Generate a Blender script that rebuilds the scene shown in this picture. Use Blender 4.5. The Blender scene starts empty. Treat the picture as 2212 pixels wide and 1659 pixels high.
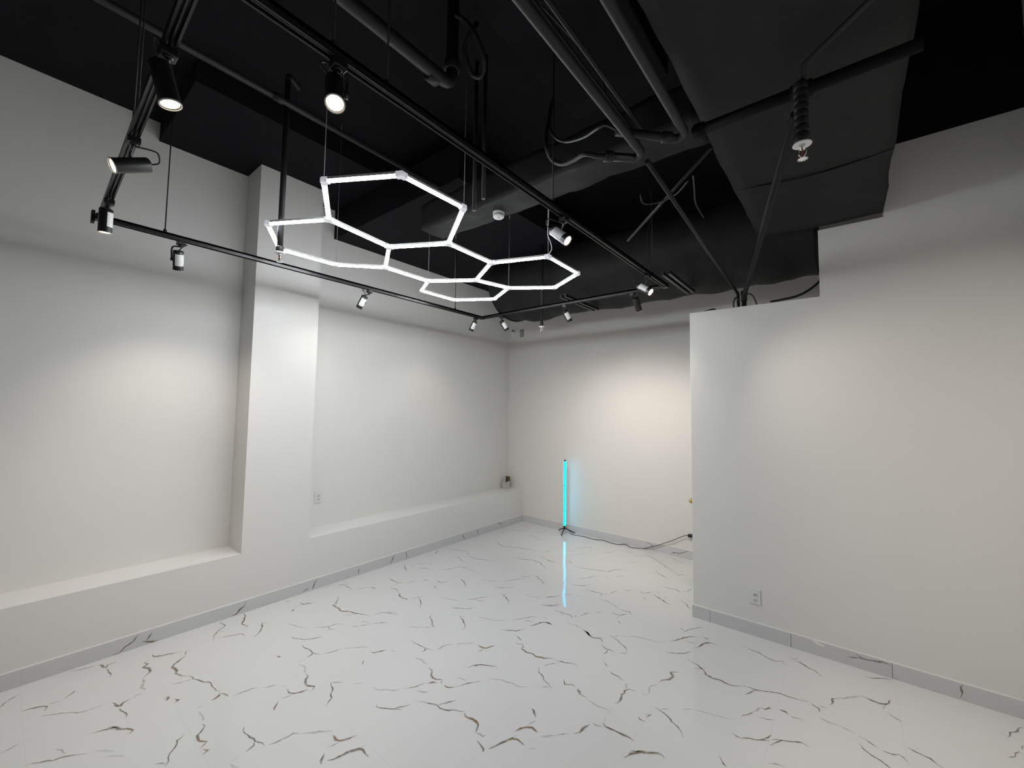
# Shop interior: white recessed walls, marble floor, black ceiling, honeycomb light and track spotlights.
HEX_E, LENS_E, WORLD_S, EXPO, SPOT_DEG = 72., 25., .03, 0., 96
SP = [18, 14, 36, 26, 5, 8, 22, 66, 32, 34, 42, 66]
BASE_C = (.66, .66, .67)
NEON_E = 5.
VEINS={'f':'''
7 0 218 99 163 124 142 152 121 179
8 1 361 182 371 229 393 267 415 281 452 268
4 0 387 282 403 336
7 0 391 352 370 377 332 405
5 0 497 249 543 306 575 348 626 391 642 424 646 461 657 510
9 1 667 539 735 556 744 563 714 583 709 621
8 0 762 559 825 568 877 575 903 564
3 0 709 621 692 649 700 678
6 0 42 396 60 450 76 523
8 1 83 542 165 565 130 582 129 621
8 0 180 565 232 570 294 578 325 568
9 1 909 424 923 465 953 517 997 537 1035 569 1054 576 1073 558
6 0 912 487 961 523
6 0 742 100 727 136 707 173
7 1 952 180 952 201 978 233 1010 274 1013 302 1049 354 1078 386
5 0 915 286 944 307 997 318
2 0 1096 416 1123 454 1170 486
2 0 1185 453 1255 513
8 0 1435 603 1474 638
9 0 1495 632 1464 652 1412 667 1381 697 1333 715 1306 755
8 1 202 812 254 813 272 842 301 903 323 962
8 1 276 774 295 749 327 763 356 734 402 760 451 756 476 733 500 710
4 0 506 709 596 690 625 681 675 695
9 1 403 961 438 926 470 884 508 863 581 873 612 861 693 895
5 0 723 810 758 881
9 1 861 745 856 772 898 755
9 1 916 791 945 805 960 782
7 0 334 999 354 974 408 964
8 0 27 1309 38 1282 135 1293 161 1271 195 1223 241 1187 288 1171 320 1152
5 0 200 1227 246 1255
8 1 20 1468 70 1461 177 1410 207 1391 231 1393 285 1412 306 1387
7 1 320 1191 340 1256 386 1336 448 1340
9 0 364 1538 323 1508 391 1486 458 1440 518 1376
3 0 487 1640 620 1682 710 1724
3 0 52 1793 97 1843
8 1 190 1879 248 1884 280 1963
5 0 240 1812 250 1875
8 1 267 1793 310 1747
9 1 323 2179 389 2153 442 2107 482 2053 577 2060 620 2045 718 2099 767 2107 908 2171
6 0 387 2087 437 2114
5 0 723 1997 772 2104
7 1 731 1756 795 1831 824 1919 876 1955
8 1 951 1965 990 2008
6 0 990 2008 1029 2086
5 0 919 2066 993 2092 1029 2086
5 0 795 1831 862 1833 897 1858
9 0 740 1590 755 1571 779 1580 857 1629 894 1678 917 1742
8 0 916 1577 944 1571 1043 1582 1082 1580 1133 1602 1150 1603
7 0 1152 1618 1182 1700 1189 1750
4 0 1194 1754 1232 1794 1280 1843 1331 1897
9 1 1082 1580 1096 1564 1104 1529
2 0 1115 1453 1114 1518
3 0 1134 1456 1210 1463 1296 1432
8 1 1291 1435 1329 1431 1371 1392 1403 1381 1432 1389 1464 1410 1496 1373
9 1 915 1389 945 1401 953 1381
9 0 691 896 717 917 771 923 835 949 911 985 937 980 992 984 1061 990
6 0 760 880 771 923
3 0 911 985 900 1021
7 1 1453 1780 1493 1742
5 0 1412 1805 1432 1843
5 0 38 2171 67 2289
7 0 79 2319 138 2351 129 2412
7 0 151 2348 307 2352
7 0 326 2368 377 2504
7 1 267 2532 306 2537
9 1 1072 989 1093 977 1106 933
8 0 1067 991 1124 1013 1144 1014
7 0 1157 1031 1166 1085 1175 1140 1195 1167
5 0 1216 1185 1240 1216 1264 1258
2 0 1290 1264 1323 1303
2 0 1114 850 1122 898
3 0 1146 858 1223 860 1272 850
8 1 1295 840 1325 844 1374 797 1404 791 1432 792 1466 817 1494 778
9 1 1509 787 1540 802 1551 777
9 1 1357 1283 1399 1276 1427 1290 1452 1332 1460 1368
5 0 1435 1287 1415 1214
8 1 1433 1199 1495 1148
9 0 1502 1505 1521 1492 1575 1478 1611 1446 1656 1428 1695 1370
6 0 1511 1500 1571 1553
3 0 1635 1583 1674 1639
8 0 1502 985 1531 973 1585 978 1639 989 1660 988 1706 1008 1738 1008
9 1 1656 988 1690 972 1702 928
7 1 1749 1025 1759 1056 1763 1093 1765 1146 1790 1167
4 0 1805 1179 1849 1224 1920 1300
2 0 1712 844 1711 897
3 0 1727 850 1785 866
9 1 1943 1284 1994 1276 2017 1288 2039 1325 2051 1367
5 0 2022 1281 2007 1217
8 1 2031 1194 2085 1147
9 1 2089 1180 2112 1227 2129 1294 2146 1323 2166 1336 2201 1330 2234 1329
6 0 2144 1324 2150 1366
8 0 331 2751 408 2746 500 2754 564 2782
7 0 500 2754 524 2706
6 0 575 2805 606 2912
4 0 653 2953 699 3007
4 0 530 2630 646 2639 718 2613
8 1 718 2613 787 2573 846 2565 886 2583 903 2556
4 0 916 2590 928 2671 970 2720
9 0 921 2677 1016 2642 1073 2601 1113 2548
6 0 549 3253 626 3337 664 3471 741 3505 906 3516
7 0 729 3545 741 3505
7 0 371 3131 392 3199 469 3216
6 0 199 3133 252 3250 345 3338 388 3299
8 0 148 3123 183 3068 246 3038 322 3000
7 0 122 3552 145 3573 78 3658 54 3701
7 0 29 3787 165 3841 346 3916 463 3852
8 0 483 3810 622 3795 751 3852 904 3919
6 0 401 3839 463 3852
6 0 352 3675 453 3686 535 3644 653 3619
7 0 867 3690 897 3702
5 0 334 4124 375 4261 449 4280
8 0 330 4510 442 4453 469 4405 601 4382 772 4457 925 4512 1087 4505
6 0 1132 4544 1181 4686
6 0 3 4980 133 5037 332 5096 484 5106
5 0 104 4893 205 4812 304 4763
5 0 351 4832 428 4873
5 0 513 5004 645 5013 770 4941 876 4935
4 0 548 5146 660 5360
6 0 543 5556 606 5521
8 0 914 4091 944 4137 1091 4169 1201 4228 1327 4209 1373 4161 1484 4103
6 0 1179 4402 1309 4361 1380 4329 1443 4347
7 0 912 4331 939 4341
7 0 1364 3751 1436 3764 1466 3840
9 0 1495 3856 1597 3808 1671 3757 1695 3722
5 0 1503 3853 1544 3883
9 0 922 3257 1011 3227 1075 3184 1109 3138
3 0 1080 3388 1206 3425 1305 3491
6 0 1318 3502 1376 3602 1456 3722
8 0 769 3046 849 3052 876 3129
7 0 849 2961 909 2911
3 0 1088 2810 1208 2854 1313 2899
7 1 1319 2927 1380 3014 1410 3089 1466 3137
4 0 1386 3008 1480 3026
9 0 1328 2766 1355 2746 1451 2808 1484 2840 1499 2891
8 0 1339 3337 1443 3395 1497 3474
9 0 1502 3266 1594 3235 1674 3176 1696 3138
6 0 1509 3264 1556 3300
3 0 1682 3397 1797 3423 1878 3480
6 0 1887 3496 1945 3575
8 0 1928 3338 1956 3340 2059 3400
9 0 1306 2538 1332 2492 1391 2466 1429 2434 1496 2410
3 0 1309 2268 1419 2357 1483 2412
9 0 1505 2680 1588 2654 1662 2606 1701 2545
6 0 1512 2680 1549 2712
3 0 1625 2773 1793 2830 1889 2899
7 1 1908 2933 1970 3021 2001 3092 2054 3126
4 0 1994 3002 2074 3024
9 1 2093 3155 2131 3153
8 1 2093 2949 2137 3078 2168 3099 2219 3093
9 0 1931 2748 1990 2776 2049 2814 2087 2886
8 0 911 2203 944 2284 1056 2347 1079 2333
4 0 1032 2093 1079 2161 1132 2216
8 0 1506 2161 1589 2162 1671 2165 1737 2189
9 1 1671 2165 1689 2151 1698 2115
7 0 1750 2210 1761 2294 1785 2342
4 0 1801 2354 1866 2419 1916 2472
9 1 1944 2465 1994 2455 2032 2472 2055 2544
4 0 2028 2466 2008 2394
7 1 2027 2375 2061 2348
8 0 2093 2759 2172 2730
9 1 1502 1977 1540 1988
8 1 1391 1868 1429 1879 1459 1954
8 1 373 2507 455 2512
8 1 341 2561 370 2572
9 1 2162 2672 2205 2693 2239 2669 2241 2641 2295 2629 2347 2644 2388 2631 2447 2654 2485 2686 2520 2692
6 0 2492 2579 2541 2660
4 0 1707 2038 1778 2051 1841 2045
8 1 1876 2024 1919 2023 1958 1983 1993 1972 2022 1977 2052 1999 2081 1967
9 0 2087 2200 2102 2245 2135 2288 2183 2316 2235 2348 2256 2334
6 0 2092 2263 2135 2288
3 0 1747 1645 1822 1666 1891 1720 1930 1777
7 1 1934 1780 1974 1838 1999 1909
9 1 2007 1910 2022 1940 2055 1956
6 0 2005 1821 2043 1832 2082 1855
9 1 2105 1971 2138 1971 2173 2006
7 1 2174 2005 2203 2070 2226 2110 2266 2166
5 0 2097 2066 2133 2091 2175 2097 2207 2094
3 0 2277 2196 2352 2259 2445 2281 2500 2283 2546 2334
9 0 2478 2541 2513 2491 2565 2469 2582 2449 2635 2431 2678 2412
6 0 2613 2374 2659 2415
9 0 1924 1581 1939 1565 1956 1572 2037 1624 2066 1677 2085 1719
7 1 2039 1623 2084 1655
9 0 2096 1756 2119 1777 2168 1797 2217 1817 2247 1811 2279 1820 2320 1854 2366 1874 2383 1893
7 0 2219 1818 2241 1864 2276 1927
9 1 2389 1880 2419 1865 2464 1876 2493 1875 2522 1865 2536 1840 2551 1811
6 1 2551 1811 2577 1822 2600 1818 2607 1839
9 0 2595 1779 2626 1770 2661 1759 2678 1741
9 1 2683 1776 2704 1828 2721 1880 2736 1913 2765 1929 2819 1921
4 0 2734 1915 2739 1954
2 0 2846 1908 2887 1953
9 1 2717 1963 2727 2001 2747 2030 2774 2052 2825 2043
6 0 2745 2041 2751 2084 2764 2112
9 1 2681 2178 2720 2151 2744 2131
3 0 2848 2030 2911 2091
2 0 2657 1846 2672 1886
6 0 1519 4502 1615 4460 1559 4436
8 0 1635 4417 1730 4396 1825 4412 1931 4456 2056 4509 2091 4604 2144 4662 2235 4693
6 0 1346 4911 1406 5014 1486 5123 1539 5074
5 0 1541 4964 1610 4990
5 0 1350 4814 1427 4828
5 0 1485 4721 1539 4855 1614 4868
5 0 1427 4722 1482 4683
4 0 1707 5021 1790 5119 1815 5213
6 0 1877 5297 1943 5282 2052 5300
6 0 2076 5172 2121 5246 2226 5287
5 0 2100 4901 2146 4941 2214 5063
7 0 1896 4092 1965 4190 1994 4267 2042 4309
6 0 2109 4315 2159 4351
6 0 2187 4417 2250 4521
8 0 1926 3921 2006 3961 2052 4000 2079 4059
8 0 2464 4893 2517 4828 2594 4789 2659 4760
4 0 2099 5420 2293 5278 2464 5143 2606 5017 2700 4948
6 0 2698 4906 2730 4979 2800 4977
5 0 2669 5115 2740 5050
8 0 2090 3925 2171 3918 2242 3936 2284 3908 2285 3867
6 0 2273 3930 2330 3948
7 0 2330 3980 2352 4081 2366 4102
4 0 2405 4136 2482 4225
8 0 2530 4228 2581 4222 2615 4248 2633 4307
7 0 2611 4128 2670 4087
8 0 2675 4512 2761 4518 2825 4522 2870 4479
6 0 2868 4521 2916 4552 2932 4667
8 1 2677 4258 2722 4234 2803 4182 2881 4133
6 0 2673 4330 2718 4326
5 0 2776 4281 2809 4227
5 0 2909 4129 2942 4148
8 0 2913 4307 2984 4270 3029 4204 3064 4161
8 0 1982 3358 2043 3401 2078 3470
6 0 1890 3494 1946 3574 1986 3629
7 1 2004 3666 2053 3708
8 1 2099 3727 2134 3736
8 0 2091 3333 2173 3332 2248 3345 2285 3326 2286 3293
6 0 2283 3349 2326 3361
7 1 2333 3388 2355 3479 2381 3511
4 0 2404 3536 2456 3588
6 0 2286 3806 2388 3814 2468 3786 2546 3742
8 0 2554 3740 2599 3733 2636 3757 2671 3717
8 0 2496 3645 2549 3629 2607 3637 2637 3708
4 0 2593 3565 2613 3624
7 0 2619 3538 2674 3497
8 1 2161 3097 2214 3095
5 0 2304 3204 2384 3225 2483 3196
8 1 2483 3196 2522 3179 2559 3154
8 0 3086 3781 3131 3729 3161 3807 3238 3911
6 0 1293 4368 1360 4346 1465 4344
5 0 2462 5460 2564 5386 2651 5352
4 0 2572 5557 2684 5556
8 1 2468 3196 2515 3184 2555 3152 2591 3142 2642 3174 2676 3134
8 0 2678 3097 2740 3066 2765 3073 2826 3053
9 1 2755 3064 2767 3032 2759 2992
9 0 2679 3266 2714 3254 2766 3235 2817 3200 2850 3183 2879 3137
5 0 2703 3261 2747 3308
3 0 2747 3308 2855 3392 3003 3421 3076 3481
7 0 2850 3076 2895 3126
8 1 3086 3511 3125 3554 3150 3603 3183 3671 3209 3694 3244 3708
4 0 3164 3599 3201 3583 3257 3614
9 1 3272 3739 3307 3737 3320 3724
9 1 3271 3539 3319 3667 3350 3693 3400 3690
3 0 3400 3690 3435 3667
9 0 3105 3338 3138 3333 3199 3378 3238 3414 3265 3470
8 0 2522 2690 2546 2691 2611 2720 2676 2753
7 0 2538 2664 2546 2691
4 0 2797 2911 2861 2861
8 0 2883 2829 2916 2814 2967 2811 3011 2795
4 0 3032 2790 3051 2718
9 1 3110 2744 3072 2738 3055 2702 3065 2635 3072 2581 3062 2549
3 0 3144 2759 3191 2752
4 0 3184 2777 3170 2851 3196 2912
9 1 3202 2935 3206 2972 3244 3012 3254 3060 3224 3100 3263 3133
9 1 3270 3347 3300 3325 3349 3315 3375 3292 3405 3273 3426 3235 3473 3222 3512 3237 3551 3225 3577 3224 3624 3247 3638 3257
7 0 3339 3257 3378 3281
9 0 2684 2541 2717 2501 2753 2531 2787 2527
8 1 2806 2521 2848 2482 2889 2480
5 0 2904 2474 2972 2457 3047 2468 3078 2485
3 0 3057 2426 3067 2462
5 1 2911 2091 2936 2124 2963 2151
8 1 2982 2166 3006 2199 3006 2239 3021 2291
4 0 3027 2312 3055 2310 3096 2324
8 1 3070 2392 3078 2372
9 1 3074 2352 3101 2336 3132 2338 3181 2343 3225 2347 3250 2345 3272 2339
9 1 3218 2534 3233 2521 3263 2524
9 1 3243 2583 3267 2601 3256 2562
9 0 3268 2683 3295 2673 3347 2657 3375 2640 3384 2626 3427 2607 3453 2583 3475 2546
6 0 3294 2677 3339 2724
3 0 3403 2764 3448 2814
2 0 3453 2815 3525 2839 3614 2860 3671 2895
9 1 3275 2200 3292 2247 3325 2292 3360 2311 3406 2346 3426 2348 3443 2331
7 0 3276 2262 3324 2295
9 0 3663 2544 3681 2518 3712 2486
8 0 3683 2765 3707 2753 3729 2752
8 0 3538 3815 3599 3799 3675 3784 3735 3750 3784 3744 3817 3776 3851 3735
9 0 3855 3869 3914 3848 3952 3827 3988 3800 4018 3794 4056 3740
6 0 3877 3868 3910 3902
9 0 3638 3259 3660 3277 3689 3280 3728 3280 3791 3317 3858 3347 3895 3342 3957 3354 4018 3365
9 1 4018 3365 4060 3338 4064 3303
7 0 3675 3176 3728 3282
5 0 4048 3371 4107 3382
8 1 4114 3422 4126 3461 4122 3509 4146 3529
4 1 4146 3529 4209 3598 4273 3673
9 1 4273 3673 4318 3654 4359 3648 4392 3671 4415 3736
3 0 4391 3666 4368 3588
7 0 4387 3576 4419 3548 4453 3519
8 0 4285 3959 4314 3947 4364 3981 4400 4006 4441 4025
6 0 4401 4009 4424 4041
7 1 3694 2945 3720 2981 3747 3036
4 0 3746 3040 3776 3112
8 1 3777 3108 3800 3108 3822 3146 3832 3131
7 0 3774 3008 3816 3017 3861 3041
9 1 3868 3166 3899 3169 3918 3148
3 0 3918 3144 3998 3148
4 0 4062 3247 4115 3234 4158 3241
6 1 4158 3241 4197 3231 4235 3218
8 0 4246 3211 4282 3202 4310 3183 4334 3166
8 0 4348 3163 4392 3164 4417 3186 4433 3177 4452 3144
9 0 4252 3142 4269 3108 4297 3084 4337 3068 4375 3040
9 0 3729 2752 3773 2787 3815 2809 3860 2839
9 0 3817 2813 3849 2861 3861 2899
9 0 3865 2798 3881 2837 3911 2886 3937 2900 3985 2933 4004 2941 4035 2930
7 0 3866 2854 3911 2887
6 0 3876 2657 3907 2681 3950 2687
8 0 4894 3789 4919 3767 4929 3785 4938 3828 4975 3869 4985 3905 5014 3939
7 1 4873 3545 4909 3581 4913 3611 4936 3646 4944 3631
5 0 4952 3671 4970 3731
9 0 4456 3284 4486 3271 4527 3262 4546 3260 4571 3229 4591 3221
6 0 4479 3279 4505 3312
9 0 4354 3052 4373 3039''',
'L':'''
9 0 614 9 651 3 683 37 731 59 760 96
8 0 804 32 841 80
8 1 783 36 815 21 875 3
9 1 1486 93 1467 56 1435 38 1411 11 1379 10
9 0 2128 98 2100 57 2081 9
7 0 2046 36 1978 10
8 0 2599 73 2585 46 2586 9
9 1 3052 94 3014 36 2992 8
9 0 3221 95 3229 28 3218 1
9 0 4169 92 4221 5
8 0 4455 100 4493 20
8 0 4918 103 5019 51 5029 23
6 0 5017 109 5019 51''',
'B':'''
7 0 2086 94 2153 90 2177 62 2220 7
8 0 2414 9 2459 37 2521 42 2644 96
7 0 2521 42 2517 10''',
'P':'''
9 0 4246 100 4278 79 4315 78 4369 88 4414 93 4444 82
6 0 4197 58 4278 76
6 0 4186 12 4201 36
8 0 4451 17 4476 5
8 0 4784 98 4773 82 4777 60 4779 46 4770 14'''}
import bpy, bmesh, math, random
from mathutils import Vector, Matrix, noise
random.seed(7)
C = bpy.context.scene.collection
PI = math.pi
V3 = Vector
H = 1.846                                   # eye height, metres

# ------------------------------------------------------------------ camera
F_PX, YAW, PITCH, ROLL, CX = 894.29, 39.0962, 3.5183, 0.7868, 4.2565
_y, _p, _r = map(math.radians, (YAW, PITCH, ROLL))
FW = V3((-math.sin(_y)*math.cos(_p), math.cos(_y)*math.cos(_p), math.sin(_p)))
_R0 = V3((math.cos(_y), math.sin(_y), 0)); _U0 = _R0.cross(FW)
RT = _R0*math.cos(_r) + _U0*math.sin(_r)
UP = -_R0*math.sin(_r) + _U0*math.cos(_r)
EYE = V3((CX, 0, H))
cam_data = bpy.data.cameras.new('camera')
cam_data.sensor_width = 36; cam_data.sensor_fit = 'HORIZONTAL'
cam_data.lens = 36*F_PX/2212; cam_data.clip_start = .02
cam = bpy.data.objects.new('camera', cam_data); C.objects.link(cam)
cam.matrix_world = Matrix(((RT.x, UP.x, -FW.x, EYE.x), (RT.y, UP.y, -FW.y, EYE.y), (RT.z, UP.z, -FW.z, EYE.z), (0, 0, 0, 1)))
bpy.context.scene.camera = cam

def at(px, py, axis, val):
    """Point seen at photo pixel (px,py) on the plane axis=val (a survey helper)."""
    d = FW + RT*(px-1106)/F_PX - UP*(py-829.5)/F_PX
    return EYE + d*((val-EYE['xyz'.index(axis)])/d['xyz'.index(axis)])

# ------------------------------------------------------------------ materials
def mat(name, col, rough=.5, metal=0., spec=.5, emit=None, estr=0., bump=0., bscale=40., var=0., vscale=3., trans=0.):
    m = bpy.data.materials.new(name); m.use_nodes = True
    nt = m.node_tree; b = nt.nodes['Principled BSDF']
    b.inputs['Base Color'].default_value = (*col, 1)
    b.inputs['Roughness'].default_value = rough
    b.inputs['Metallic'].default_value = metal
    b.inputs['Specular IOR Level'].default_value = spec
    b.inputs['Transmission Weight'].default_value = trans
    if emit:
        b.inputs['Emission Color'].default_value = (*emit, 1); b.inputs['Emission Strength'].default_value = estr
    if bump or var:
        tc = nt.nodes.new('ShaderNodeTexCoord')
    if bump:
        n = nt.nodes.new('ShaderNodeTexNoise'); n.inputs['Scale'].default_value = bscale; n.inputs['Detail'].default_value = 4
        nt.links.new(tc.outputs['Object'], n.inputs['Vector'])
        bp = nt.nodes.new('ShaderNodeBump'); bp.inputs['Strength'].default_value = bump; bp.inputs['Distance'].default_value = .01
        nt.links.new(n.outputs['Fac'], bp.inputs['Height']); nt.links.new(bp.outputs['Normal'], b.inputs['Normal'])
    if var:
        n = nt.nodes.new('ShaderNodeTexNoise'); n.inputs['Scale'].default_value = vscale; n.inputs['Detail'].default_value = 5
        nt.links.new(tc.outputs['Object'], n.inputs['Vector'])
        mx = nt.nodes.new('ShaderNodeMixRGB'); mx.inputs['Color1'].default_value = (*[c*(1-var) for c in col], 1)
        mx.inputs['Color2'].default_value = (*[min(1, c*(1+var)) for c in col], 1)
        nt.links.new(n.outputs['Fac'], mx.inputs['Fac']); nt.links.new(mx.outputs['Color'], b.inputs['Base Color'])
    return m

WALL = mat('white_paint', (.80, .79, .77), .55, bump=.04, bscale=180, var=.012, vscale=2)
WALL_BACK = mat('warm_white_paint', (.80, .78, .745), .55, bump=.04, bscale=180, var=.012, vscale=2)
CEIL = mat('black_ceiling_paint', (.009, .009, .0115), .75, spec=.12, bump=.15, bscale=25, var=.25, vscale=4)
DUCTM = mat('black_wrap', (.017, .017, .018), .6, spec=.15, bump=.5, bscale=9, var=.3, vscale=5)
PIPEM = mat('black_pipe_paint', (.016, .016, .018), .5, spec=.3, bump=.1, bscale=60)
TRACKM = mat('black_satin_metal', (.010, .010, .011), .35)
CANM = mat('black_lamp_metal', (.012, .012, .012), .4)
BLACKMATT = mat('matt_black_paint', (.006, .006, .0065), .7, spec=.1)
STEEL = mat('bright_steel', (.55, .55, .55), .3, .9)
CABLEM = mat('grey_wire', (.30, .30, .31), .4, .6)
WHITEP = mat('white_plastic', (.78, .78, .77), .35)
CLEARW = mat('milky_connector_painted_glow', (.80, .81, .84), .3, emit=(.9, .93, 1.), estr=.35)  # milky plastic, no lamp; weak emission stands in for scattered tube light
ALU = mat('tube_back_shell', (.62, .62, .63), .4)
TUBE = mat('lit_tube', (.9, .9, .9), .4, emit=(.93, .97, 1.0), estr=HEX_E)
LENS = mat('lit_lens', (.9, .85, .7), .3, emit=(1., .83, .58), estr=LENS_E)
NEON = mat('cyan_tube', (.0, .2, .25), .3, emit=(.0, .62, 1.0), estr=NEON_E)
NEON_END = mat('cyan_tube_joint', (.0, .2, .25), .3, emit=(.0, .50, .68), estr=1.0)
BLACKP = mat('black_plastic', (.012, .012, .013), .45)
CORDM = mat('dark_cord', (.05, .05, .05), .5)
BRASS = mat('brass', (.62, .45, .16), .25, 1.)
CARD = mat('brown_cardboard', (.13, .075, .03), .85, var=.1)
CARDW = mat('printed_white_card', (.62, .60, .59), .6, var=.25, vscale=40)
PRINT = mat('faded_red_print', (.42, .30, .29), .6)
GREYP = mat('dark_grey_frame', (.10, .10, .11), .6)
BULBR = mat('red_sprinkler_bulb', (.5, .03, .02), .2)
CHROME = mat('chrome', (.75, .75, .75), .12, 1.)
PINKBOX = mat('dull_white_box', (.45, .44, .43), .5)
OUTP = mat('outlet_plastic', (.77, .77, .76), .35)
SLOT = mat('outlet_slot', (.12, .11, .10), .5)
CHIPM = mat('bare_plaster_chip', (.86, .82, .79), .8)
GROUT = mat('pale_caulk', (.84, .83, .82), .6)

def sticker_mat():
    m = mat('printed_sticker', (.8, .8, .8), .45); nt = m.node_tree; b = nt.nodes['Principled BSDF']
    tc = nt.nodes.new('ShaderNodeTexCoord'); w = nt.nodes.new('ShaderNodeTexWave'); w.bands_direction = 'Z'
    w.inputs['Scale'].default_value = 30; w.inputs['Distortion'].default_value = .0
    n = nt.nodes.new('ShaderNodeTexNoise'); n.inputs['Scale'].default_value = 120
    nt.links.new(tc.outputs['Object'], w.inputs['Vector']); nt.links.new(tc.outputs['Object'], n.inputs['Vector'])
    mu = nt.nodes.new('ShaderNodeMath'); mu.operation = 'MULTIPLY'
    nt.links.new(w.outputs['Fac'], mu.inputs[0]); nt.links.new(n.outputs['Fac'], mu.inputs[1])
    r = nt.nodes.new('ShaderNodeValToRGB'); r.color_ramp.elements[0].position = .25; r.color_ramp.elements[1].position = .55
    r.color_ramp.elements[0].color = (.82, .82, .82, 1); r.color_ramp.elements[1].color = (.58, .58, .58, 1)
    nt.links.new(mu.outputs[0], r.inputs['Fac']); nt.links.new(r.outputs['Color'], b.inputs['Base Color'])
    return m
STICK = sticker_mat()

def marble(name, vein=False, base=(.75, .75, .745), rough=.06):
    """Polished tile: pale body, fine square joints, faint clouding; with vein=True the vein colour over it."""
    m = bpy.data.materials.new(name); m.use_nodes = True; nt = m.node_tree; L = nt.links.new; N = nt.nodes.new
    b = nt.nodes['Principled BSDF']; b.inputs['Roughness'].default_value = rough; b.inputs['IOR'].default_value = 1.5
    tc = N('ShaderNodeTexCoord')
    no = N('ShaderNodeTexNoise'); no.inputs['Scale'].default_value = 1.7; no.inputs['Detail'].default_value = 6
    L(tc.outputs['Object'], no.inputs['Vector'])
    cl = N('ShaderNodeMixRGB'); cl.inputs['Color1'].default_value = (*[c*.965 for c in base], 1); cl.inputs['Color2'].default_value = (*base, 1)
    L(no.outputs['Fac'], cl.inputs['Fac']); col = cl.outputs['Color']
    sx = N('ShaderNodeSeparateXYZ'); L(tc.outputs['Object'], sx.inputs[0])
    lines = []
    for ax, off in ((0, 2.665), (1, 1.369)):
        a = N('ShaderNodeMath'); a.operation = 'ADD'; a.inputs[1].default_value = -off + 59.4; L(sx.outputs[ax], a.inputs[0])
        d = N('ShaderNodeMath'); d.operation = 'MODULO'; d.inputs[1].default_value = .594; L(a.outputs[0], d.inputs[0])
        c = N('ShaderNodeMath'); c.operation = 'LESS_THAN'; c.inputs[1].default_value = .0022; L(d.outputs[0], c.inputs[0]); lines.append(c.outputs[0])
    mxl = N('ShaderNodeMath'); mxl.operation = 'MAXIMUM'; L(lines[0], mxl.inputs[0]); L(lines[1], mxl.inputs[1])
    jf = N('ShaderNodeMath'); jf.operation = 'MULTIPLY'; jf.inputs[1].default_value = .2; L(mxl.outputs[0], jf.inputs[0])
    j = N('ShaderNodeMixRGB'); j.inputs['Color2'].default_value = (.42, .41, .40, 1)
    L(jf.outputs[0], j.inputs['Fac']); L(col, j.inputs['Color1']); col = j.outputs['Color']
    if vein:
        at_ = N('ShaderNodeAttribute'); at_.attribute_name = 'vein'        # r = strength, g = brownness, b = across 0..1
        sp = N('ShaderNodeSeparateXYZ'); L(at_.outputs['Vector'], sp.inputs[0])
        n2 = N('ShaderNodeTexNoise'); n2.inputs['Scale'].default_value = 38; n2.inputs['Detail'].default_value = 5; L(tc.outputs['Object'], n2.inputs['Vector'])
        mr = N('ShaderNodeMapRange'); mr.inputs['From Min'].default_value = .30; mr.inputs['From Max'].default_value = .62
        mr.inputs['To Min'].default_value = .6; mr.inputs['To Max'].default_value = 1.25; L(n2.outputs['Fac'], mr.inputs['Value'])
        m1 = N('ShaderNodeMath'); m1.operation = 'MULTIPLY'; L(sp.outputs[0], m1.inputs[0]); L(mr.outputs[0], m1.inputs[1])
        m2 = N('ShaderNodeMath'); m2.operation = 'MULTIPLY'; m2.use_clamp = True; L(m1.outputs[0], m2.inputs[0]); L(sp.outputs[2], m2.inputs[1])
        n3 = N('ShaderNodeTexNoise'); n3.inputs['Scale'].default_value = 9; L(tc.outputs['Object'], n3.inputs['Vector'])
        r3 = N('ShaderNodeMapRange'); r3.inputs['From Min'].default_value = .42; r3.inputs['From Max'].default_value = .62; L(n3.outputs['Fac'], r3.inputs['Value'])
        m3 = N('ShaderNodeMath'); m3.operation = 'MULTIPLY'; L(r3.outputs[0], m3.inputs[0]); L(sp.outputs[1], m3.inputs[1])
        vc = N('ShaderNodeMixRGB'); vc.inputs['Color1'].default_value = (.17, .15, .13, 1); vc.inputs['Color2'].default_value = (.25, .155, .085, 1)
        L(m3.outputs[0], vc.inputs['Fac'])
        mv = N('ShaderNodeMixRGB'); L(m2.outputs[0], mv.inputs['Fac']); L(col, mv.inputs['Color1']); L(vc.outputs['Color'], mv.inputs['Color2']); col = mv.outputs['Color']
    L(col, b.inputs['Base Color'])
    bn = N('ShaderNodeTexNoise'); bn.inputs['Scale'].default_value = 7.; bn.inputs['Detail'].default_value = 1.5; L(tc.outputs['Object'], bn.inputs['Vector'])
    bp = N('ShaderNodeBump'); bp.inputs['Strength'].default_value = .34; bp.inputs['Distance'].default_value = .006
    L(bn.outputs['Fac'], bp.inputs['Height']); L(bp.outputs['Normal'], b.inputs['Normal'])
    return m
MARBLE = marble('polished_marble_tile'); MARBLE_V = marble('polished_marble_vein', True)
BASEM = marble('skirting_marble', False, BASE_C, .16); BASEM_V = marble('skirting_marble_vein', True, BASE_C, .16)

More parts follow.
